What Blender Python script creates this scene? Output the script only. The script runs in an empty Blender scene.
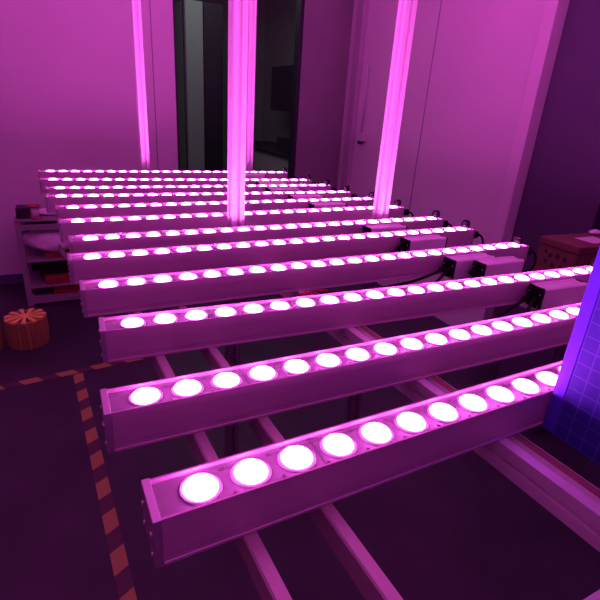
import bpy, bmesh, math, random
from mathutils import Vector, Matrix
random.seed(7)
S = bpy.context.scene
COL = S.collection
PI = math.pi

# ------------------------------------------------------------------ camera
cd = bpy.data.cameras.new('camera'); cam = bpy.data.objects.new('camera', cd); COL.objects.link(cam)
R_ = Vector((0.893923, -0.443557, 0.064493)); U_ = Vector((0.116339, 0.368564, 0.922294)); B_ = Vector((-0.43286, -0.816956, 0.38107))
M_ = Matrix((R_, U_, B_)).transposed().to_4x4(); M_.translation = Vector((0, 0, 1.35))
cam.matrix_world = M_
cd.sensor_fit = 'HORIZONTAL'; cd.sensor_width = 36; cd.lens = 465 / 600 * 36; cd.clip_start = .01
S.camera = cam

# ------------------------------------------------------------------ world, exposure, lamp levels
w = bpy.data.worlds.new('world'); S.world = w; w.use_nodes = True
w.node_tree.nodes['Background'].inputs[0].default_value = (.35, .3, .5, 1)
w.node_tree.nodes['Background'].inputs[1].default_value = 0.02
S.view_settings.view_transform = 'Standard'; S.view_settings.look = 'None'
S.view_settings.exposure = 0.0; S.view_settings.gamma = 1.0; S.view_settings.use_curve_mapping = False
LED = (1.0, 0.105, 0.83); LED_POWER = 94.0
ANNEX_WATTS = 7
lamp = bpy.data.lights.new('annex_light', 'AREA'); lamp.energy = ANNEX_WATTS; lamp.size = 1.2; lamp.color = (.9, 1, .93)
lo = bpy.data.objects.new('annex_light', lamp); COL.objects.link(lo); lo.location = (1.3, 4.7, 2.6)

# ------------------------------------------------------------------ materials
def mat(name, col, rough=.5, metal=0, noise=0, scale=20, stretch=(1, 1, 1), bump=0, spec=.5):
    m = bpy.data.materials.new(name); m.use_nodes = True
    nt = m.node_tree; b = nt.nodes['Principled BSDF']
    b.inputs['Base Color'].default_value = (*col, 1); b.inputs['Roughness'].default_value = rough
    b.inputs['Metallic'].default_value = metal; b.inputs['Specular IOR Level'].default_value = spec
    if noise or bump:
        tc = nt.nodes.new('ShaderNodeTexCoord'); mp = nt.nodes.new('ShaderNodeMapping'); mp.inputs['Scale'].default_value = stretch
        n = nt.nodes.new('ShaderNodeTexNoise'); n.inputs['Scale'].default_value = scale; n.inputs['Detail'].default_value = 4
        nt.links.new(tc.outputs['Object'], mp.inputs[0]); nt.links.new(mp.outputs[0], n.inputs['Vector'])
        if noise:
            r = nt.nodes.new('ShaderNodeValToRGB')
            r.color_ramp.elements[0].position = .3; r.color_ramp.elements[1].position = .7
            r.color_ramp.elements[0].color = (*[c * (1 - noise) for c in col], 1)
            r.color_ramp.elements[1].color = (*[min(1, c * (1 + noise)) for c in col], 1)
            nt.links.new(n.outputs['Fac'], r.inputs[0]); nt.links.new(r.outputs[0], b.inputs['Base Color'])
        if bump:
            bp = nt.nodes.new('ShaderNodeBump'); bp.inputs['Strength'].default_value = bump; bp.inputs['Distance'].default_value = .004
            nt.links.new(n.outputs['Fac'], bp.inputs['Height']); nt.links.new(bp.outputs[0], b.inputs['Normal'])
    return m

def emit(name, col, power):
    m = bpy.data.materials.new(name); m.use_nodes = True; nt = m.node_tree
    nt.nodes.remove(nt.nodes['Principled BSDF']); e = nt.nodes.new('ShaderNodeEmission')
    e.inputs[0].default_value = (*col, 1); e.inputs[1].default_value = power
    nt.links.new(e.outputs[0], nt.nodes['Material Output'].inputs[0]); return m

def clear(name, tint, ior, rough=.03, strength=1.0):
    m = bpy.data.materials.new(name); m.use_nodes = True; nt = m.node_tree
    nt.nodes.remove(nt.nodes['Principled BSDF'])
    t = nt.nodes.new('ShaderNodeBsdfTransparent'); t.inputs[0].default_value = (*tint, 1)
    g = nt.nodes.new('ShaderNodeBsdfGlossy'); g.inputs['Roughness'].default_value = rough
    f = nt.nodes.new('ShaderNodeFresnel'); f.inputs[0].default_value = ior
    mu = nt.nodes.new('ShaderNodeMath'); mu.operation = 'MULTIPLY'; mu.inputs[1].default_value = strength
    mx = nt.nodes.new('ShaderNodeMixShader')
    nt.links.new(f.outputs[0], mu.inputs[0]); nt.links.new(mu.outputs[0], mx.inputs[0])
    nt.links.new(t.outputs[0], mx.inputs[1]); nt.links.new(g.outputs[0], mx.inputs[2])
    nt.links.new(mx.outputs[0], nt.nodes['Material Output'].inputs[0]); return m

MT = dict(
    wall=mat('wall_panel_paint', (.72, .69, .70), .45, noise=.04, scale=2),
    wallgrey=mat('grey_wall_panel', (.27, .26, .26), .5, noise=.08, scale=3),
    ceil=mat('ceiling_paint', (.88, .88, .88), .8, noise=.02, scale=3),
    floor=mat('dark_floor_coating', (.030, .034, .042), .45, noise=.25, scale=5),
    trim=mat('aluminium_trim', (.55, .5, .55), .4, .3, noise=.04, scale=8),
    base=mat('baseboard_vinyl', (.10, .09, .2), .5, noise=.05),
    annex=mat('annex_wall_paint', (.36, .38, .36), .7, noise=.05, scale=3),
    annexdark=mat('annex_dark_enamel', (.02, .015, .03), .5, noise=.1),
    annexgrey=mat('annex_grey_enamel', (.34, .36, .35), .6, noise=.05),
    annexpale=mat('annex_pale_laminate', (.5, .42, .45), .6, noise=.05),
    doordark=mat('dark_door_enamel', (.085, .07, .12), .5, noise=.06, scale=4),
    flatblack=mat('gap_dark_and_top_enamel', (.03, .03, .06), .5, noise=.06, scale=4),
    alu=mat('brushed_aluminium', (.66, .48, .60), .45, .25, noise=.06, scale=60, stretch=(.03, 1, 1)),
    alucap=mat('end_cap_aluminium', (.55, .5, .55), .38, .6, noise=.04, scale=40),
    profile=mat('anodised_profile', (.82, .84, .80), .38, .25, noise=.04, scale=60, stretch=(1, 1, .03)),
    board=mat('led_board_mask', (.17, .15, .17), .4, .1, noise=.08, scale=60),
    seam=mat('board_seam', (.06, .05, .06), .6, noise=.05),
    holder=mat('lens_holder_plastic', (.34, .30, .34), .3, noise=.04),
    screw=mat('screw_steel', (.6, .58, .6), .3, .9, noise=.04),
    driver=mat('driver_case_aluminium', (.8, .76, .8), .4, .15, noise=.05, scale=30),
    black=mat('black_rubber', (.005, .004, .006), .7, noise=.1, spec=.2),
    copper=mat('dull_red_strip', (.26, .12, .10), .5, .0, noise=.1),
    legm=mat('dull_grey_leg', (.20, .19, .20), .5, .2, noise=.05),
    railm=mat('thin_rail_aluminium', (.50, .44, .42), .45, .3, noise=.05),
    redwire=mat('red_wire', (.4, .03, .05), .45, noise=.1),
    led=emit('lit_led_lens', LED, LED_POWER),
    cover=clear('clear_cover_strip', (.985, .975, .985), 1.2, .08, .5),
    glass=clear('window_glass', (.85, .87, .88), 1.3, .02, .5),
    tape=None, carton=mat('brown_cardboard', (.17, .09, .065), .8, noise=.12, scale=12),
    cartondark=mat('carton_print', (.06, .018, .02), .8, noise=.1),
    paper=mat('white_paper', (.75, .7, .75), .7, noise=.05),
    bag=mat('white_plastic_bag', (.9, .86, .9), .45, noise=.12, scale=18, bump=.6),
    wood=mat('orange_wood', (.36, .26, .08), .6, noise=.2, scale=30, stretch=(1, 1, .1)),
    woodtop=mat('orange_wood_top', (.95, .85, .14), .6, noise=.12, scale=30),
    woodin=mat('dark_slot', (.09, .025, .02), .8, noise=.1),
    redbox=mat('red_carton', (.30, .05, .035), .7, noise=.12, scale=15),
    redspool=mat('red_plastic', (.42, .07, .07), .5, noise=.1),
    orange=mat('orange_plastic', (.75, .22, .08), .5, noise=.1),
    binm=mat('dark_bin_plastic', (.025, .02, .03), .5, noise=.1),
    cart=mat('cart_profile', (.42, .40, .42), .45, .3, noise=.05, scale=30),
    shelf=mat('cart_shelf_board', (.25, .22, .25), .5, noise=.05),
    panel=None, sensor=mat('white_device_plastic', (.6, .56, .6), .5, noise=.03),
)
# hazard tape: red-orange blocks and dark blocks along its length (object X)
def tape_mat():
    m = bpy.data.materials.new('hazard_tape'); m.use_nodes = True; nt = m.node_tree; b = nt.nodes['Principled BSDF']
    tc = nt.nodes.new('ShaderNodeTexCoord'); sx = nt.nodes.new('ShaderNodeSeparateXYZ'); nt.links.new(tc.outputs['Object'], sx.inputs[0])
    a = nt.nodes.new('ShaderNodeMath'); a.operation = 'MULTIPLY_ADD'; a.inputs[1].default_value = .5
    nt.links.new(sx.outputs[1], a.inputs[0]); nt.links.new(sx.outputs[0], a.inputs[2])
    d = nt.nodes.new('ShaderNodeMath'); d.operation = 'DIVIDE'; d.inputs[1].default_value = .165; nt.links.new(a.outputs[0], d.inputs[0])
    f = nt.nodes.new('ShaderNodeMath'); f.operation = 'FRACT'; nt.links.new(d.outputs[0], f.inputs[0])
    g = nt.nodes.new('ShaderNodeMath'); g.operation = 'GREATER_THAN'; g.inputs[1].default_value = .52; nt.links.new(f.outputs[0], g.inputs[0])
    mx = nt.nodes.new('ShaderNodeMixRGB'); mx.inputs[1].default_value = (.40, .34, .08, 1); mx.inputs[2].default_value = (.08, .05, .05, 1)
    nt.links.new(g.outputs[0], mx.inputs[0]); nt.links.new(mx.outputs[0], b.inputs['Base Color']); b.inputs['Roughness'].default_value = .5
    return m
MT['tape'] = tape_mat()
# violet sheet printed with a pale grid; the sheet lies in its object YZ plane
def panel_mat():
    m = bpy.data.materials.new('violet_grid_sheet'); m.use_nodes = True; nt = m.node_tree; b = nt.nodes['Principled BSDF']
    tc = nt.nodes.new('ShaderNodeTexCoord'); sx = nt.nodes.new('ShaderNodeSeparateXYZ'); nt.links.new(tc.outputs['Object'], sx.inputs[0])
    outs = []
    for k, st in ((1, .0185), (2, .0185)):
        d = nt.nodes.new('ShaderNodeMath'); d.operation = 'DIVIDE'; d.inputs[1].default_value = st; nt.links.new(sx.outputs[k], d.inputs[0])
        f = nt.nodes.new('ShaderNodeMath'); f.operation = 'FRACT'; nt.links.new(d.outputs[0], f.inputs[0])
        g = nt.nodes.new('ShaderNodeMath'); g.operation = 'LESS_THAN'; g.inputs[1].default_value = .085; nt.links.new(f.outputs[0], g.inputs[0]); outs.append(g)
    mxm = nt.nodes.new('ShaderNodeMath'); mxm.operation = 'MAXIMUM'
    nt.links.new(outs[0].outputs[0], mxm.inputs[0]); nt.links.new(outs[1].outputs[0], mxm.inputs[1])
    mx = nt.nodes.new('ShaderNodeMixRGB'); mx.inputs[1].default_value = (.035, .04, .30, 1); mx.inputs[2].default_value = (.075, .09, .42, 1)
    nt.links.new(mxm.outputs[0], mx.inputs[0]); nt.links.new(mx.outputs[0], b.inputs['Base Color']); b.inputs['Roughness'].default_value = .6; b.inputs['Specular IOR Level'].default_value = .15
    return m
MT['panel'] = panel_mat()
MT['panelrim'] = mat('violet_border_tape', (.085, .05, .62), .6, noise=.04, spec=.15)

# ------------------------------------------------------------------ mesh helpers
def box(bm, x0, x1, y0, y1, z0, z1, bev=0, mi=0):
    vs = [bm.verts.new((x, y, z)) for z in (z0, z1) for x, y in ((x0, y0), (x1, y0), (x1, y1), (x0, y1))]
    fs = [(3, 2, 1, 0), (4, 5, 6, 7), (0, 1, 5, 4), (1, 2, 6, 5), (2, 3, 7, 6), (3, 0, 4, 7)]
    F = [bm.faces.new([vs[i] for i in f]) for f in fs]
    for f in F: f.material_index = mi
    if bev:
        es = list({e for f in F for e in f.edges})
        bmesh.ops.bevel(bm, geom=es, offset=bev, segments=2, affect='EDGES', profile=.5)

def cyl(bm, p0, p1, r0, r1=None, n=16, caps=True, mi=0):
    r1 = r0 if r1 is None else r1
    p0, p1 = Vector(p0), Vector(p1); ax = (p1 - p0).normalized()
    u = ax.orthogonal().normalized(); v = ax.cross(u)
    A = [bm.verts.new(p0 + r0 * (math.cos(2 * PI * i / n) * u + math.sin(2 * PI * i / n) * v)) for i in range(n)]
    B = [bm.verts.new(p1 + r1 * (math.cos(2 * PI * i / n) * u + math.sin(2 * PI * i / n) * v)) for i in range(n)]
    for i in range(n):
        f = bm.faces.new((A[i], A[(i + 1) % n], B[(i + 1) % n], B[i])); f.smooth = True; f.material_index = mi
    if caps:
        bm.faces.new(A[::-1]).material_index = mi; bm.faces.new(B).material_index = mi

def tube(bm, pts, r, n=8, sub=6):
    # smooth tube along Catmull-Rom points
    P = [Vector(p) for p in pts]; Q = [P[0]] + P + [P[-1]]; C = []
    for i in range(1, len(Q) - 2):
        a, b, c, d = Q[i - 1], Q[i], Q[i + 1], Q[i + 2]
        for k in range(sub):
            t = k / sub
            C.append(.5 * ((2 * b) + (-a + c) * t + (2 * a - 5 * b + 4 * c - d) * t * t + (-a + 3 * b - 3 * c + d) * t ** 3))
    C.append(P[-1]); rings = []; u = None
    for i, p in enumerate(C):
        t = (C[min(i + 1, len(C) - 1)] - C[max(i - 1, 0)]).normalized()
        u = t.orthogonal().normalized() if u is None else (u - t * u.dot(t)).normalized()
        v = t.cross(u)
        rings.append([bm.verts.new(p + r * (math.cos(2 * PI * k / n) * u + math.sin(2 * PI * k / n) * v)) for k in range(n)])
    for a, b in zip(rings, rings[1:]):
        for k in range(n): bm.faces.new((a[k], a[(k + 1) % n], b[(k + 1) % n], b[k])).smooth = True
    bm.faces.new(rings[0][::-1]); bm.faces.new(rings[-1])

def extrude_section(bm, sec, p0, p1, up=(0, 0, 1)):
    # closed 2D section (a, b) swept p0 -> p1; b is measured along `up`
    p0, p1 = Vector(p0), Vector(p1); ax = (p1 - p0).normalized(); up = Vector(up)
    up = (up - ax * up.dot(ax)).normalized(); sd = up.cross(ax)
    A = [bm.verts.new(p0 + sd * a + up * b) for a, b in sec]; B = [bm.verts.new(p1 + sd * a + up * b) for a, b in sec]
    n = len(sec)
    for i in range(n): bm.faces.new((A[i], A[(i + 1) % n], B[(i + 1) % n], B[i]))
    bm.faces.new(A[::-1]); bm.faces.new(B)
    bmesh.ops.recalc_face_normals(bm, faces=bm.faces)

def slot_section(wd, ht, s=.009, d=.007):
    w2, h2, q = wd / 2, ht / 2, s / 2
    return [(-w2, -h2), (-q, -h2), (-q, -h2 + d), (q, -h2 + d), (q, -h2), (w2, -h2), (w2, -q), (w2 - d, -q), (w2 - d, q), (w2, q),
            (w2, h2), (q, h2), (q, h2 - d), (-q, h2 - d), (-q, h2), (-w2, h2), (-w2, q), (-w2 + d, q), (-w2 + d, -q), (-w2, -q)]

def obj(name, bm, m, parent=None, loc=(0, 0, 0), rot=(0, 0, 0)):
    me = bpy.data.meshes.new(name); bm.to_mesh(me); bm.free()
    for q in (m if isinstance(m, (list, tuple)) else [m]): me.materials.append(q)
    o = bpy.data.objects.new(name, me); COL.objects.link(o); o.location = loc; o.rotation_euler = rot
    if parent: o.parent = parent
    return o

def tag(o, label, cat, group=None, kind=None):
    o['label'] = label; o['category'] = cat
    if group: o['group'] = group
    if kind: o['kind'] = kind
    return o

def thing(name, label, cat, loc=(0, 0, 0), rz=0, group=None):
    o = bpy.data.objects.new(name, None); COL.objects.link(o); o.location = loc; o.rotation_euler = (0, 0, rz); o.empty_display_size = .05
    return tag(o, label, cat, group)

def copy_tree(o, parent=None):
    c = o.copy(); COL.objects.link(c)
    if parent: c.parent = parent
    for ch in o.children: copy_tree(ch, c)
    return c

def struct(name, boxes, m, bev=0):
    bm = bmesh.new()
    for b in boxes: box(bm, *b, bev=bev)
    o = obj(name, bm, m); o['kind'] = 'structure'; return o

# ------------------------------------------------------------------ room
XL, XR, YF, YB, ZC = -2.6, 2.35, -1.7, 3.85, 2.7
struct('floor', [(XL - .1, XR + 1.0, YF - .1, 7.2, -.1, 0)], MT['floor'])
struct('ceiling', [(XL - .1, XR + 1.0, YF - .1, 7.2, ZC, ZC + .1)], MT['ceil'])
struct('wall_left', [(XL - .1, XL, YF - .1, YB + .1, 0, ZC)], MT['wall'])
struct('wall_front', [(XL, XR + 1.0, YF - .1, YF, 0, ZC)], MT['wall'])
WX0, WX1, WZ0, WZ1 = .86, 1.9, .3, 2.35
struct('wall_back', [(XL, WX0, YB, YB + .1, 0, ZC), (WX0, XR + .1, YB, YB + .1, 0, WZ0), (WX0, XR + .1, YB, YB + .1, WZ1, ZC)], MT['wall'])
struct('wall_back_pier', [(WX1, XR + .1, YB, YB + .1, WZ0, WZ1)], MT['wallgrey'])
struct('wall_right', [(XR, XR + .1, 1.90, YB, 0, ZC), (XR, XR + .1, YF, 1.90, 2.2, ZC), (XR, XR + .1, YF, .2, 0, 2.2)], MT['wall'])
struct('baseboard_back', [(XL, WX0, YB - .012, YB, 0, .07)], MT['base'])
struct('trim_corner', [(XR - .045, XR, 3.62, 3.72, 0, ZC)], MT['trim'], .006)
struct('trim_door', [(XR - .05, XR + .06, 1.85, 1.93, 0, 2.24)], MT['wall'], .006)
struct('trim_seam', [(XR - .003, XR, 2.765, 2.771, 0, ZC)], MT['wallgrey'])
struct('trim_panel', [(.70, .706, YB - .003, YB, 0, ZC)], MT['wallgrey'])
# window: frame, mullions, pane
bm = bmesh.new()
box(bm, WX0, WX0 + .02, YB + .03, YB + .07, WZ0, WZ1); box(bm, WX1 - .03, WX1, YB + .01, YB + .09, WZ0, WZ1)
box(bm, WX0 + .02, WX1 - .03, YB + .01, YB + .09, WZ0, WZ0 + .03); box(bm, WX0 + .02, WX1 - .03, YB + .01, YB + .09, WZ1 - .03, WZ1)
box(bm, .940, .950, YB + .035, YB + .06, WZ0 + .03, WZ1 - .03)
win = obj('window_1', bm, MT['annexdark']); win['kind'] = 'structure'
bm = bmesh.new(); box(bm, WX0 + .02, WX1 - .03, YB + .045, YB + .051, WZ0 + .03, WZ1 - .03)
obj('pane', bm, MT['glass'], win)
# doorway in the right wall
d1 = struct('door_1', [(XR + .03, XR + .07, 1.40, 1.85, .005, 2.2)], MT['doordark'], .004)
d2 = struct('dark_gap_panel', [(XR + .06, XR + .10, .20, 1.40, .005, 2.2)], MT['flatblack'], .004)  # black panel whose colour stands for the deep dark of the opening
# the room behind the glass
struct('wall_beyond_left', [(-.2, -.1, YB + .1, 7.1, 0, ZC)], MT['annex'])
struct('wall_beyond_back', [(-.2, XR + .6, 7.0, 7.1, 0, ZC)], MT['annex'])
struct('wall_beyond_right', [(XR + .5, XR + .6, YB + .1, 7.0, 0, ZC)], MT['annex'])

# ------------------------------------------------------------------ floor marking tape
def tape(x0, y0, x1, y1, wd, label):
    L = math.hypot(x1 - x0, y1 - y0); bm = bmesh.new()
    box(bm, 0, L, -wd / 2, wd / 2, 0, .0012)
    o = obj('floor_tape', bm, MT['tape'], None, (x0, y0, .0002), (0, 0, math.atan2(y1 - y0, x1 - x0)))
    tag(o, label, 'floor tape', 'striped tape lines on the floor')
tape(-1.6, 2.215, 1.5, 2.53, .046, 'striped hazard tape line on the floor running crosswise under the light bars')
tape(-.030, 2.345, .072, .3, .046, 'striped hazard tape line on the floor running lengthwise beside the near bars')

# ------------------------------------------------------------------ rack carrying the bars
ZT = 1.0203; HB = .054; ZR = ZT - HB
rack = thing('bar_rack', 'aluminium profile rack with tall slotted posts carrying the row of lit bars', 'rack')
TX = -.035
def rail(xc, y0, y1, wd, ht, zt, slot=True):
    # xc is the rail's centre where y = 0.4
    f = lambda y: (xc + TX * (y - .4), y, zt - ht / 2)
    bm = bmesh.new()
    sec = slot_section(wd, ht) if slot else [(-wd / 2, -ht / 2), (wd / 2, -ht / 2), (wd / 2, ht / 2 - .002), (wd / 2 - .002, ht / 2), (-wd / 2, ht / 2)]
    extrude_section(bm, sec, f(y0), f(y1)); return obj('rail', bm, MT['profile' if slot else 'railm'], rack)
rb = rail(.489, .05, 2.75, .040, .04, ZR)
bm = bmesh.new(); extrude_section(bm, [(-.0185, 0), (-.0055, 0), (-.0055, .0012), (-.0185, .0012)], (.489 + TX * -.35, .05, ZR - .0012 + .0004), (.489 + TX * 2.35, 2.75, ZR - .0012 + .0004))
obj('edge_strip', bm, MT['copper'], rb)['label'] = 'dull red edge strip'
rail(1.03, .05, 2.75, .040, .04, ZR)
rail(.122, .05, 2.75, .014, .03, ZR, False); rail(.208, .05, 2.75, .014, .03, ZR, False)
def xsec(y, z, x0, x1, wd=.04):
    bm = bmesh.new(); extrude_section(bm, slot_section(wd, wd), (x0, y, z - wd / 2), (x1, y, z - wd / 2)); obj('cross_beam', bm, MT['profile'], rack)
for y in (.12, 1.335, 2.63): xsec(y, ZR - .03 if False else ZR - .04, .06 + TX * (y - .4), 1.05 + TX * (y - .4))
for x, y in ((.467, 1.335), (1.005, 1.335), (.415, 2.63), (.992, 2.63)):
    bm = bmesh.new(); extrude_section(bm, slot_section(.04, .04, .0105, .013), (0, 0, 0), (0, 0, 2.25 - ZR), up=(0, 1, 0))
    obj('post', bm, MT['profile'], rack, (x, y, ZR), (0, 0, math.radians(2)))
for x, y in ((.503, .12), (1.04, .12), (.46, 1.335), (.998, 1.335), (.415, 2.63), (.952, 2.63)):
    bm = bmesh.new(); extrude_section(bm, slot_section(.04, .04), (0, 0, .01), (0, 0, ZR - .08), up=(0, 1, 0))
    lg = obj('leg', bm, MT['legm'], rack, (x, y, 0), (0, 0, math.radians(2)))
    bm = bmesh.new(); cyl(bm, (0, 0, 0), (0, 0, .012), .025, .02); obj('foot', bm, MT['black'], lg)

# ------------------------------------------------------------------ LED bars
LB = 1.195; N = 23; PITCH = .0505; OFF = .049
def make_bar():
    root = thing('led_bar', '', 'light bar')
    x0, x1 = -LB / 2, LB / 2
    bm = bmesh.new(); wl = .0022; zf = .0478
    sec = [(-.0262, 0), (.0262, 0), (.0262, .0028), (.025, .0034), (.025, .0105), (.0256, .0115), (.0256, HB), (.0256 - wl, HB), (.0256 - wl, zf),
           (-.0256 + wl, zf), (-.0256 + wl, HB), (-.0256, HB), (-.0256, .0115), (-.025, .0105), (-.025, .0034), (-.0262, .0028)]
    extrude_section(bm, sec, (x0 + .008, 0, 0), (x1 - .008, 0, 0))
    obj('housing', bm, MT['alu'], root)
    bm = bmesh.new()
    box(bm, x0 + .009, x1 - .009, -.0232, .0232, zf, zf + .0016)
    for i in range(N): cyl(bm, (x0 + OFF + PITCH * i, 0, zf + .0016), (x0 + OFF + PITCH * i, 0, zf + .0032), .0206, .0192, 20, mi=1)
    for i in (3, 13):
        xs = x0 + OFF + PITCH * (i - .5); box(bm, xs - .001, xs + .001, -.0230, .0230, zf + .0016, zf + .0022, mi=2)
    for i in range(N - 1):                           # small parts between the lenses
        xs = x0 + OFF + PITCH * (i + .5)
        box(bm, xs - .0025, xs + .0025, .014, .017, zf + .0016, zf + .0030, mi=2)
        box(bm, xs + .001, xs + .004, -.018, -.0155, zf + .0016, zf + .0028, mi=2)
    obj('led_board', bm, [MT['board'], MT['holder'], MT['seam']], root)
    # lens dome, one mesh shared by all
    bm = bmesh.new(); r, h = .0166, .0060; n = 18; rings = []
    for a in (0, 25, 50, 72):
        a = math.radians(a); rings.append([bm.verts.new((r * math.cos(a) * math.cos(2 * PI * k / n), r * math.cos(a) * math.sin(2 * PI * k / n), h * math.sin(a))) for k in range(n)])
    for A, B in zip(rings, rings[1:]):
        for k in range(n): bm.faces.new((A[k], A[(k + 1) % n], B[(k + 1) % n], B[k])).smooth = True
    bm.faces.new(rings[-1]).smooth = True
    first = obj('led_lens', bm, MT['led'], root, (x0 + OFF, 0, zf + .0032))
    for i in range(1, N):
        c = first.copy(); COL.objects.link(c); c.parent = root; c.location.x = x0 + OFF + PITCH * i
    for s in (-1, 1):
        bm = bmesh.new(); xa, xb = (x0, x0 + .008) if s < 0 else (x1 - .008, x1)
        box(bm, xa, xb, -.0268, .0268, 0, HB + .001, .0009)
        cap = obj('end_cap', bm, MT['alucap'], root)
        for yy in (-.019, .019):
            for zz in (.010, .034):
                bm = bmesh.new(); xe = x0 if s < 0 else x1
                cyl(bm, (xe - .0002 * s, yy, zz), (xe + .0018 * s, yy, zz), .0032, .0026, 10); obj('screw', bm, MT['screw'], cap)
    bm = bmesh.new()                                 # shallow arched clear cover
    arc = [(-.0232 + .0464 * k / 8, HB - .0006 + .0055 * math.sin(PI * k / 8) ** .6) for k in range(9)]
    extrude_section(bm, arc + [(a_, b_ - .0009) for a_, b_ in arc[::-1]], (x0 + .0085, 0, 0), (x1 - .0085, 0, 0))
    obj('clear_cover', bm, MT['cover'], root)
    # supply connector and its cable on the far (right) end
    bm = bmesh.new(); cyl(bm, (x1, 0, .030), (x1 + .016, 0, .030), .011, .010, 14); cyl(bm, (x1 + .016, 0, .030), (x1 + .040, 0, .029), .0135, .012, 14)
    cyl(bm, (x1 - .004, .014, HB + .0005), (x1 - .004, .014, HB + .014), .014, .0145, 14); cyl(bm, (x1 - .004, .014, HB + .014), (x1 - .004, .014, HB + .022), .0145, .009, 14)
    obj('connector', bm, MT['black'], root)
    bm = bmesh.new(); tube(bm, [(x1 + .038, 0, .029), (x1 + .06, -.002, .024), (x1 + .072, -.006, .004), (x1 + .062, -.012, -.018), (x1 + .035, -.014, -.030), (x1 - .01, -.008, -.034)], .0035)
    obj('power_cable', bm, MT['black'], root)
    return root

ends = [(-0.079, 2.417, 1.133, 2.398), (-0.069, 2.186, 1.121, 2.132), (-0.05, 1.982, 1.15, 1.977), (-0.049, 1.82, 1.153, 1.799),
        (-0.021, 1.63, 1.175, 1.641), (-0.016, 1.443, 1.179, 1.472), (0.003, 1.254, 1.189, 1.273), (-0.004, 1.101, 1.191, 1.121),
        (0.011, 0.919, 1.225, 0.924), (0.03, 0.738, 1.216, 0.689), (0.014, 0.525, 1.2, 0.519), (0.035, 0.357, 1.23, 0.381)]
ORD = ['first', 'second', 'third', 'fourth', 'fifth', 'sixth', 'seventh', 'eighth', 'ninth', 'tenth', 'eleventh', 'twelfth']
BARLAB = ['lit pink LED bar nearest the back wall and its window, farthest of the row'] + [
    '%s lit pink LED bar counted from the back wall, lying across the rack rails' % ORD[i] for i in range(1, 10)] + [
    'second nearest lit pink LED bar, its right part hidden by the violet grid sheet',
    'nearest lit pink LED bar with the largest lenses, cut by the violet grid sheet']
BARLAB[5] = 'sixth lit pink LED bar from the back wall, just behind the two tall posts'
BARLAB[6] = 'seventh lit pink LED bar from the back wall, just before the two tall posts'
bars = []
for i, (xa, ya, xb, yb) in enumerate(ends):
    o = make_bar() if i == 0 else copy_tree(bars[0])
    a = math.atan2(yb - ya, xb - xa)
    cx, cy = xa + LB / 2 * math.cos(a), ya + LB / 2 * math.sin(a)
    o.location = (cx + .027 * math.sin(a), cy - .027 * math.cos(a), ZR + .0006); o.rotation_euler = (0, 0, a)
    tag(o, BARLAB[i], 'light bar', 'lit LED bars lying across the rack'); bars.append(o)

# ------------------------------------------------------------------ LED drivers lying in front of the bars
def make_driver():
    root = thing('led_driver', '', 'power supply')
    l, wd, h = .138, .042, .050
    bm = bmesh.new(); hw, r = wd / 2, .003
    sec = [(-hw + r, 0), (hw - r, 0), (hw, r), (hw, h - r), (hw - r, h), (hw * .5, h), (hw * .42, h - .0018), (-hw * .42, h - .0018), (-hw * .5, h), (-hw + r, h), (-hw, h - r), (-hw, r)]
    extrude_section(bm, sec, (-l / 2, 0, 0), (l / 2, 0, 0)); obj('case', bm, MT['driver'], root)
    for s in (-1, 1):
        bm = bmesh.new(); xa = s * l / 2
        box(bm, min(xa, xa + s * .006), max(xa, xa + s * .006), -hw + .001, hw - .001, .001, h - .001, .001)
        cap = obj('end_plate', bm, MT['black'], root)
        if s < 0:
            for yy in (-.009, .009):
                bm = bmesh.new(); cyl(bm, (xa - .006, yy, .02), (xa - .014, yy, .02), .0075, .0075, 10); cyl(bm, (xa - .014, yy, .02), (xa - .024, yy, .02), .006, .0045, 10)
                obj('cable_gland', bm, MT['black'], cap)
            for yy in (-.015, .015):
                for zz in (.006, .034):
                    bm = bmesh.new(); cyl(bm, (xa - .0055, yy, zz), (xa - .008, yy, zz), .002, .002, 8); obj('screw', bm, MT['screw'], cap)
    return root
def cable(d, pts, m='black', r=.0036):
    bm = bmesh.new(); tube(bm, pts, r); obj('cable', bm, MT[m], d)
drv = []
#         bar index, world x centre, y centre (None = against the bar), label
D = [(0, .895, None, 'pale metal driver box lying against the first bar from the back wall'),
     (1, .90, None, 'pale metal driver box lying against the second bar from the back wall'),
     (2, .885, None, 'pale metal driver box lying against the third bar from the back wall'),
     (3, .91, None, 'pale metal driver box lying against the fourth bar from the back wall'),
     (4, .92, None, 'pale metal driver box lying against the fifth bar from the back wall'),
     (6, .925, None, 'pale metal driver box in front of the seventh bar, below the right tall post'),
     (7, .958, None, 'pale metal driver box lying against the eighth bar from the back wall'),
     (8, .95, None, 'pale metal driver box touching the ninth bar, the upper of a pair'),
     (8, 1.008, -.098, 'pale metal driver box lying between its twin and the tenth LED bar'),
     (9, 1.0, None, 'pale metal driver box in front of the tenth bar, beside the violet grid sheet')]
for k, (bi, xc, dy, lab) in enumerate(D):
    xa, ya, xb, yb = ends[bi]; a = math.atan2(yb - ya, xb - xa)
    yfront = ya + (xc - xa) * math.tan(a) - .054
    o = make_driver() if k == 0 else copy_tree(drv[0])
    o.location = (xc, yfront - .022 if dy is None else yfront + dy + .03, ZR + .0006); o.rotation_euler = (0, 0, a)
    tag(o, lab, 'power supply', 'LED driver boxes between the bars'); drv.append(o)
for k, o in enumerate(drv):
    if k < 5: cable(o, [(-.088, .009, .02), (-.11, .008, .010), (-.15, .004, .002), (-.22, .006, -.004)])
    elif k in (5, 6): cable(o, [(-.088, .009, .02), (-.12, .0, .012), (-.2, -.012, .004), (-.33, -.010, .002)])
cable(drv[7], [(-.088, -.009, .02), (-.11, -.02, .012), (-.17, -.045, .006), (-.30, -.05, .004), (-.42, -.052, .006), (-.52, -.03, .004), (-.56, -.01, .004)])
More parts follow.
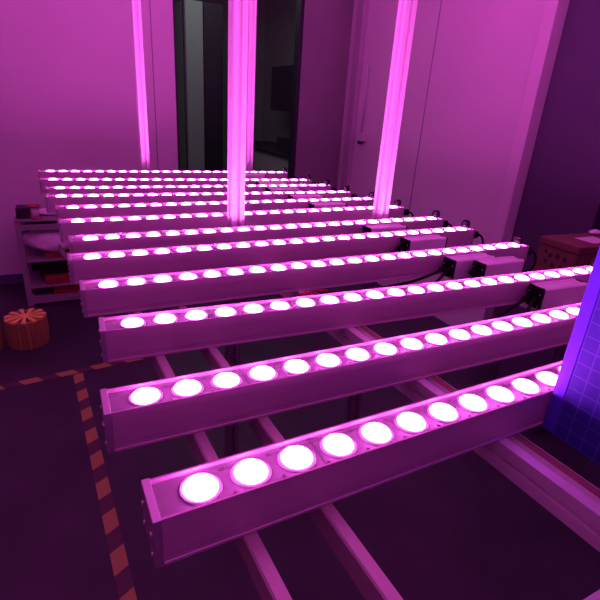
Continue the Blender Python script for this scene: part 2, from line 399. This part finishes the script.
cable(drv[7], [(-.088, .009, .02), (-.12, .0, .014), (-.2, -.014, .006), (-.3, -.025, .004)])
cable(drv[8], [(-.088, -.009, .02), (-.11, -.012, .010), (-.16, -.016, .004), (-.26, -.018, .004)])
cable(drv[9], [(-.088, .009, .02), (-.12, .002, .010), (-.18, -.014, .002), (-.26, -.03, -.006), (-.34, -.045, -.01)])
cable(drv[9], [(-.088, -.009, .02), (-.105, -.02, .016), (-.12, -.028, .004), (-.118, -.03, -.012)])
# red plug lying in the gap behind the tenth bar
cn = thing('wire_plug', 'small red wire plug lying in the gap behind the tenth bar', 'plug', (.452, .862 - .03, ZR + .0004), .3)
bm = bmesh.new(); box(bm, -.015, .013, -.006, .006, 0, .011, .0015); obj('plug_body', bm, MT['redwire'], cn)
bm = bmesh.new(); tube(bm, [(.012, 0, .005), (.03, .004, .007), (.05, .0, .005), (.065, -.01, .004)], .003); obj('wire', bm, MT['redwire'], cn)

# ------------------------------------------------------------------ violet grid sheet standing at the near right
PX, PY1, PY0, PZ0, PZ1 = .556, .312, -.42, ZR, 1.50
gp = thing('grid_sheet', 'violet sheet printed with a pale grid, standing upright beside the nearest bar', 'sheet', (PX, PY1, PZ0))
bm = bmesh.new(); box(bm, 0, .006, -(PY1 - PY0), -.0165, 0, PZ1 - PZ0); obj('sheet', bm, MT['panel'], gp)
bm = bmesh.new(); box(bm, -.001, .007, -.0165, 0, 0, PZ1 - PZ0, .001); obj('border_strip', bm, MT['panelrim'], gp)
for yb in (.08, .165):                                 # dark clips that hold the sheet on the rack rail
    bm = bmesh.new(); box(bm, -.052, .010, yb - PY1 - .008, yb - PY1 + .008, .0005, .0035); box(bm, .006, .010, yb - PY1 - .008, yb - PY1 + .008, .0035, .02); obj('clip', bm, MT['black'], gp)

# ------------------------------------------------------------------ shelf cart by the back wall
CX0, CX1, CY0, CY1, CH = -.285, .33, 3.35, 3.72, .57
cart = thing('shelf_cart', 'aluminium shelf cart with curved lower corners standing by the back wall', 'shelf cart', ((CX0 + CX1) / 2, CY0, 0))
ox = (CX0 + CX1) / 2; w2 = (CX1 - CX0) / 2; dp = CY1 - CY0
for sx in (-1, 1):
    for yy in (.016, dp - .016):
        bm = bmesh.new(); extrude_section(bm, slot_section(.032, .032, .007, .005), (0, 0, 0), (0, 0, CH), up=(0, 1, 0)); obj('leg', bm, MT['cart'], cart, (sx * (w2 - .016), yy, 0))
for zz in (.03, CH - .035):
    for yy in (.016, dp - .016):
        bm = bmesh.new(); extrude_section(bm, slot_section(.032, .032, .007, .005), (-w2 + .032, yy, zz), (w2 - .032, yy, zz)); obj('rail', bm, MT['cart'], cart)
for zz in (.046, .120, .30, CH):
    bm = bmesh.new(); box(bm, -w2 + .002, w2 - .002, .004, dp - .004, zz, zz + .012, .002); obj('shelf', bm, MT['shelf'], cart)
bm = bmesh.new(); box(bm, -w2 + .033, w2 - .033, dp - .012, dp - .006, .06, CH - .06); obj('shade_panel', bm, MT['binm'], cart)  # added dark sheet, its colour stands for the cart's shaded interior
for sx in (-1, 1):                                    # curved gussets at the lower corners
    bm = bmesh.new(); xi = sx * (w2 - .032); R = .05
    pts = [(xi, .058)] + [(xi - sx * (R - R * math.cos(t)), .058 + R - R * math.sin(t)) for t in [PI / 2 * k / 6 for k in range(7)]]
    A = [bm.verts.new((x, .012, z)) for x, z in pts]; B = [bm.verts.new((x, .02, z)) for x, z in pts]
    for k in range(len(pts)): bm.faces.new((A[k], A[(k + 1) % len(pts)], B[(k + 1) % len(pts)], B[k]))
    bm.faces.new(A[::-1]); bm.faces.new(B); bmesh.ops.recalc_face_normals(bm, faces=bm.faces); obj('gusset', bm, MT['cart'], cart)
# on the cart's top
ZS = CH + .012
bm = bmesh.new(); box(bm, -.045, .045, 0, .12, 0, .068, .004); tag(obj('dark_case', bm, MT['binm'], None, (-.225, 3.40, ZS)), 'small dark box at the left end of the cart top', 'box')
sp = thing('wire_spool', 'pale spool with red flanges standing on the cart top', 'spool', (-.165, 3.405, ZS))
bm = bmesh.new(); cyl(bm, (0, 0, .012), (0, 0, .075), .024, n=20); obj('core', bm, MT['paper'], sp)
for z in (0, .075):
    bm = bmesh.new(); cyl(bm, (0, 0, z), (0, 0, z + .012), .036, n=24); obj('flange', bm, MT['redspool'], sp)
def crumple(name, cx, cy, cz, sx, sy, sz, m, label, cat, seed, flat=.0, nu=28, nv=14):
    rnd = random.Random(seed); ph = [(rnd.uniform(2, 6), rnd.uniform(0, 6), rnd.uniform(2, 6), rnd.uniform(0, 6)) for _ in range(5)]
    bm = bmesh.new(); rows = []
    for j in range(nv + 1):
        th = PI * j / nv; row = []
        for i in range(nu):
            f = 2 * PI * i / nu; x, y, z = math.sin(th) * math.cos(f), math.sin(th) * math.sin(f), math.cos(th)
            d = 1 + sum(.045 * math.sin(a * x + b + c * z) * math.sin(c * y + e) for a, b, c, e in ph)
            zz = z * sz * d; row.append(bm.verts.new((x * sx * d, y * sy * d, max(0, zz * (1 if zz > 0 else .6) + sz * .55))))
        rows.append(row)
    for a, b in zip(rows, rows[1:]):
        for i in range(nu): bm.faces.new((a[i], b[i], b[(i + 1) % nu], a[(i + 1) % nu])).smooth = True
    bmesh.ops.remove_doubles(bm, verts=bm.verts, dist=.0005); bmesh.ops.recalc_face_normals(bm, faces=bm.faces)
    return tag(obj(name, bm, m, None, (cx, cy, cz)), label, cat)
crumple('paper_bag', -.055, 3.50, ZS, .10, .045, .030, MT['bag'], 'flat white crumpled bag lying on the cart top', 'bag', 3)
bm = bmesh.new()
pts = [(-.032, 0), (.032, 0), (.028, .02), (.014, .03), (.018, .072), (-.004, .078), (-.016, .034), (-.032, .024)]
A = [bm.verts.new((x, 0, z)) for x, z in pts]; B = [bm.verts.new((x, .05, z)) for x, z in pts]
for k in range(len(pts)): bm.faces.new((A[k], A[(k + 1) % len(pts)], B[(k + 1) % len(pts)], B[k]))
bm.faces.new(A[::-1]); bm.faces.new(B); bmesh.ops.recalc_face_normals(bm, faces=bm.faces)
tag(obj('orange_holder', bm, MT['orange'], None, (.012, 3.375, ZS)), 'orange plastic holder on the cart top, close to the bar ends', 'holder')
# upper inside shelf: white bag over a red carton
ZU = .3125
bm = bmesh.new(); box(bm, -.17, .17, 0, .24, 0, .035, .003); tag(obj('red_carton', bm, MT['redbox'], None, (.03, 3.39, ZU)), 'flat red carton on the upper cart shelf under the white bag', 'carton', 'red cartons on the cart')
bg = thing('plastic_bag', 'large white plastic bag slumped on the upper cart shelf', 'bag', (-.055, 3.47, ZU + .035))
o = crumple('bag_body', 0, 0, 0, .19, .105, .118, MT['bag'], '', '', 11, nu=48, nv=24)
del o['label']; del o['category']; o.parent = bg
bm = bmesh.new(); fl = []
for j in range(7):
    t = j / 6; wv = .026 * (1 - .2 * t); xx = .0 + .05 * t; zz = .05 - .085 * t
    fl.append([bm.verts.new((xx + dx * .25, -.115 - .022 * math.sin(t * 2.2) + .004 * math.sin(5 * dx * 40), zz + dx)) for dx in (-wv, -wv / 3, wv / 3, wv)])
for a, b in zip(fl, fl[1:]):
    for k in range(3): bm.faces.new((a[k], b[k], b[k + 1], a[k + 1])).smooth = True
bmesh.ops.solidify(bm, geom=bm.faces[:], thickness=.005)
obj('bag_flap', bm, MT['bag'], bg)
# middle shelf and bottom shelf: dark bin and long red cartons
bm = bmesh.new(); box(bm, -.24, .15, 0, .2, 0, .125, .006); tag(obj('dark_bin', bm, MT['binm'], None, (.05, 3.46, .1325)), 'black storage bin at the back of the middle cart shelf', 'bin')
bm = bmesh.new(); box(bm, -.14, .16, 0, .07, 0, .052, .003); tag(obj('red_carton', bm, MT['redbox'], None, (-.02, 3.375, .1325)), 'long dull red carton on the middle cart shelf before the bin', 'carton', 'red cartons on the cart')
bm = bmesh.new(); box(bm, -.14, .17, 0, .2, 0, .056, .003); tag(obj('red_carton', bm, MT['redbox'], None, (.02, 3.375, .0585)), 'long red carton on the lowest cart shelf', 'carton', 'red cartons on the cart')
bm = bmesh.new(); box(bm, -.05, .05, 0, .2, 0, .055, .003); tag(obj('dark_case', bm, MT['binm'], None, (-.185, 3.40, .0585)), 'small black box on the lowest cart shelf, left of the red carton', 'box')

# ------------------------------------------------------------------ slatted wooden drums on the floor
def drum(x, y, rz, label, rad=.104, h=.165):
    t = thing('slatted_drum', label, 'wooden drum', (x, y, 0), rz, 'round wooden drums on the floor')
    bm = bmesh.new(); n = 26
    for k in range(n):
        a0, a1 = 2 * PI * (k + .02) / n, 2 * PI * (k + .98) / n; am = (a0 + a1) / 2
        ring = []
        for z in (0, h * .5, h - .004):
            rr = rad * (1.0 + .03 * math.sin(PI * z / h))
            ring.append([bm.verts.new((q * math.cos(a), q * math.sin(a), z)) for q, a in ((rr - .004, a0), (rr + .002, am - .04), (rr + .002, am + .04), (rr - .004, a1), (rr - .02, a1), (rr - .02, a0))])
        for A, B in zip(ring, ring[1:]):
            for i in range(6): bm.faces.new((A[i], A[(i + 1) % 6], B[(i + 1) % 6], B[i]))
        bm.faces.new(ring[0][::-1]); bm.faces.new(ring[-1])
    obj('stave_wall', bm, MT['wood'], t)
    bm = bmesh.new(); cyl(bm, (0, 0, .004), (0, 0, h - .012), rad - .018, n=32); obj('core', bm, MT['woodin'], t)
    bm = bmesh.new(); cyl(bm, (0, 0, h - .012), (0, 0, h + .004), .022, n=20); obj('hub', bm, MT['woodtop'], t)
    for k in range(11):
        bm = bmesh.new(); a = 2 * PI * k / 11; w0, w1 = .004, .0125
        P = [(.018, -w0), (rad * .99, -w1), (rad * 1.01, 0), (rad * .99, w1), (.018, w0)]
        A = [bm.verts.new((x_ * math.cos(a) - y_ * math.sin(a), x_ * math.sin(a) + y_ * math.cos(a), h - .010)) for x_, y_ in P]
        B = [bm.verts.new((x_ * math.cos(a) - y_ * math.sin(a), x_ * math.sin(a) + y_ * math.cos(a), h + .002)) for x_, y_ in P]
        for i in range(5): bm.faces.new((A[i], A[(i + 1) % 5], B[(i + 1) % 5], B[i]))
        bm.faces.new(A[::-1]); bm.faces.new(B); obj('spoke', bm, MT['woodtop'], t)
drum(-.262, 2.805, .1, 'round slatted wooden drum with spoked top, whole in view beside the cart')
drum(-.49, 2.80, .35, 'round slatted wooden drum mostly cut off by the left picture edge')

# ------------------------------------------------------------------ carton at the right wall
BX0, BX1, BY0, BY1, BH = 1.86, 2.30, 1.118, 1.302, .900
st = thing('dark_stand', 'low dark cabinet standing under the brown cardboard carton by the right wall', 'cabinet', (1.84, 1.06, 0), math.radians(-3))
bm = bmesh.new(); box(bm, 0, .46, 0, .27, .04, .60, .004); box(bm, .02, .44, .02, .25, 0, .04); obj('body', bm, MT['doordark'], st)
bm = bmesh.new(); box(bm, -.012, .0, .01, .26, .06, .59, .002); obj('door', bm, MT['doordark'], st)
bm = bmesh.new(); box(bm, -.006, .466, -.006, .276, .60, .615, .003); obj('top', bm, MT['flatblack'], st)
BC = .615; BH -= BC
ct = thing('cardboard_carton', 'brown cardboard carton with a pale label on its lid, beside the dark door', 'carton', (BX0, BY0, BC), math.radians(-3))
bm = bmesh.new(); box(bm, 0, BX1 - BX0, 0, BY1 - BY0, 0, BH - .03, .003); obj('body', bm, MT['carton'], ct)
bm = bmesh.new(); box(bm, -.005, BX1 - BX0 + .005, -.005, BY1 - BY0 + .005, BH - .03, BH, .003); obj('lid', bm, MT['carton'], ct)
bm = bmesh.new(); box(bm, .13, .25, .035, .125, BH, BH + .0012); obj('paper_label', bm, MT['paper'], ct)['label'] = 'pale paper label'
bm = bmesh.new()                                      # indistinct dark printing on the left face
for (yy, zz, rr) in ((.05, .83, .011), (.085, .835, .013), (.12, .83, .011), (.145, .842, .009), (.06, .795, .010), (.10, .79, .012), (.135, .8, .010), (.08, .762, .009), (.12, .765, .008)):
    cyl(bm, (.0005, yy, zz - BC), (-.0012, yy, zz - BC), rr, rr * .9, 7)
obj('print_mark', bm, MT['cartondark'], ct)
crumple('plastic_pouch', 2.18, 1.262, BC + BH + .0005, .035, .022, .014, MT['bag'], 'small pale pouch lying at the back of the cardboard carton', 'pouch', 21, nu=20, nv=10)

# ------------------------------------------------------------------ device on the right wall
dv = thing('wall_sensor', 'small pale device with a dark underside mounted on the right wall', 'wall device', (XR, 3.50, 1.10))
bm = bmesh.new(); box(bm, -.05, 0, -.05, .05, .022, .088, .008); obj('case', bm, MT['sensor'], dv)
bm = bmesh.new(); cyl(bm, (-.026, 0, 0), (-.026, 0, .022), .020, .026, 18); obj('lower_cap', bm, MT['binm'], dv)
bm = bmesh.new(); cyl(bm, (-.02, .01, .088), (-.02, .01, .60), .008, n=10); obj('conduit', bm, MT['sensor'], dv)

# ------------------------------------------------------------------ things seen through the glass
t = thing('tall_cabinet', 'tall grey cabinet standing in the room behind the window glass', 'cabinet', (1.35, 5.5, 0))
bm = bmesh.new(); box(bm, 0, .19, .02, .45, 0, 2.3, .004); obj('body', bm, MT['annexgrey'], t)
bm = bmesh.new(); box(bm, .004, .186, 0, .02, .06, 2.29, .003); dd = obj('door', bm, MT['annexgrey'], t)
bm = bmesh.new(); box(bm, .12, .128, -.012, 0, 1.0, 1.15, .002); obj('handle', bm, MT['alucap'], dd)
t = thing('black_cabinet', 'tall black cabinet behind the window glass, next to the grey one', 'cabinet', (1.545, 5.5, 0))
bm = bmesh.new(); box(bm, 0, .215, .02, .45, 0, 2.3, .004); obj('body', bm, MT['annexdark'], t)
bm = bmesh.new(); box(bm, .004, .211, 0, .02, .06, 2.29, .003); obj('door', bm, MT['annexdark'], t)
t = thing('low_bench', 'pale low bench along the far side of the room behind the glass', 'bench', (2.2, 4.05, 0))
bm = bmesh.new(); box(bm, .02, .62, 0, 2.6, 0, .84, .004); obj('body', bm, MT['annexpale'], t)
bm = bmesh.new(); box(bm, 0, .63, -.01, 2.61, .84, .87, .004); obj('worktop', bm, MT['annexdark'], t)
bm = bmesh.new(); box(bm, -.10, .10, -.35, .35, 0, .16, .004); tag(obj('equipment_case', bm, MT['annexdark'], None, (2.36, 4.75, .87)), 'long dark case lying on the bench behind the glass', 'equipment case')
bm = bmesh.new(); box(bm, -.30, 0, -.9, .9, 0, .5, .004); tag(obj('wall_cupboard', bm, MT['annexdark'], None, (2.85, 5.1, 1.30)), 'dark cupboard hung on the wall above the bench behind the glass', 'cupboard')
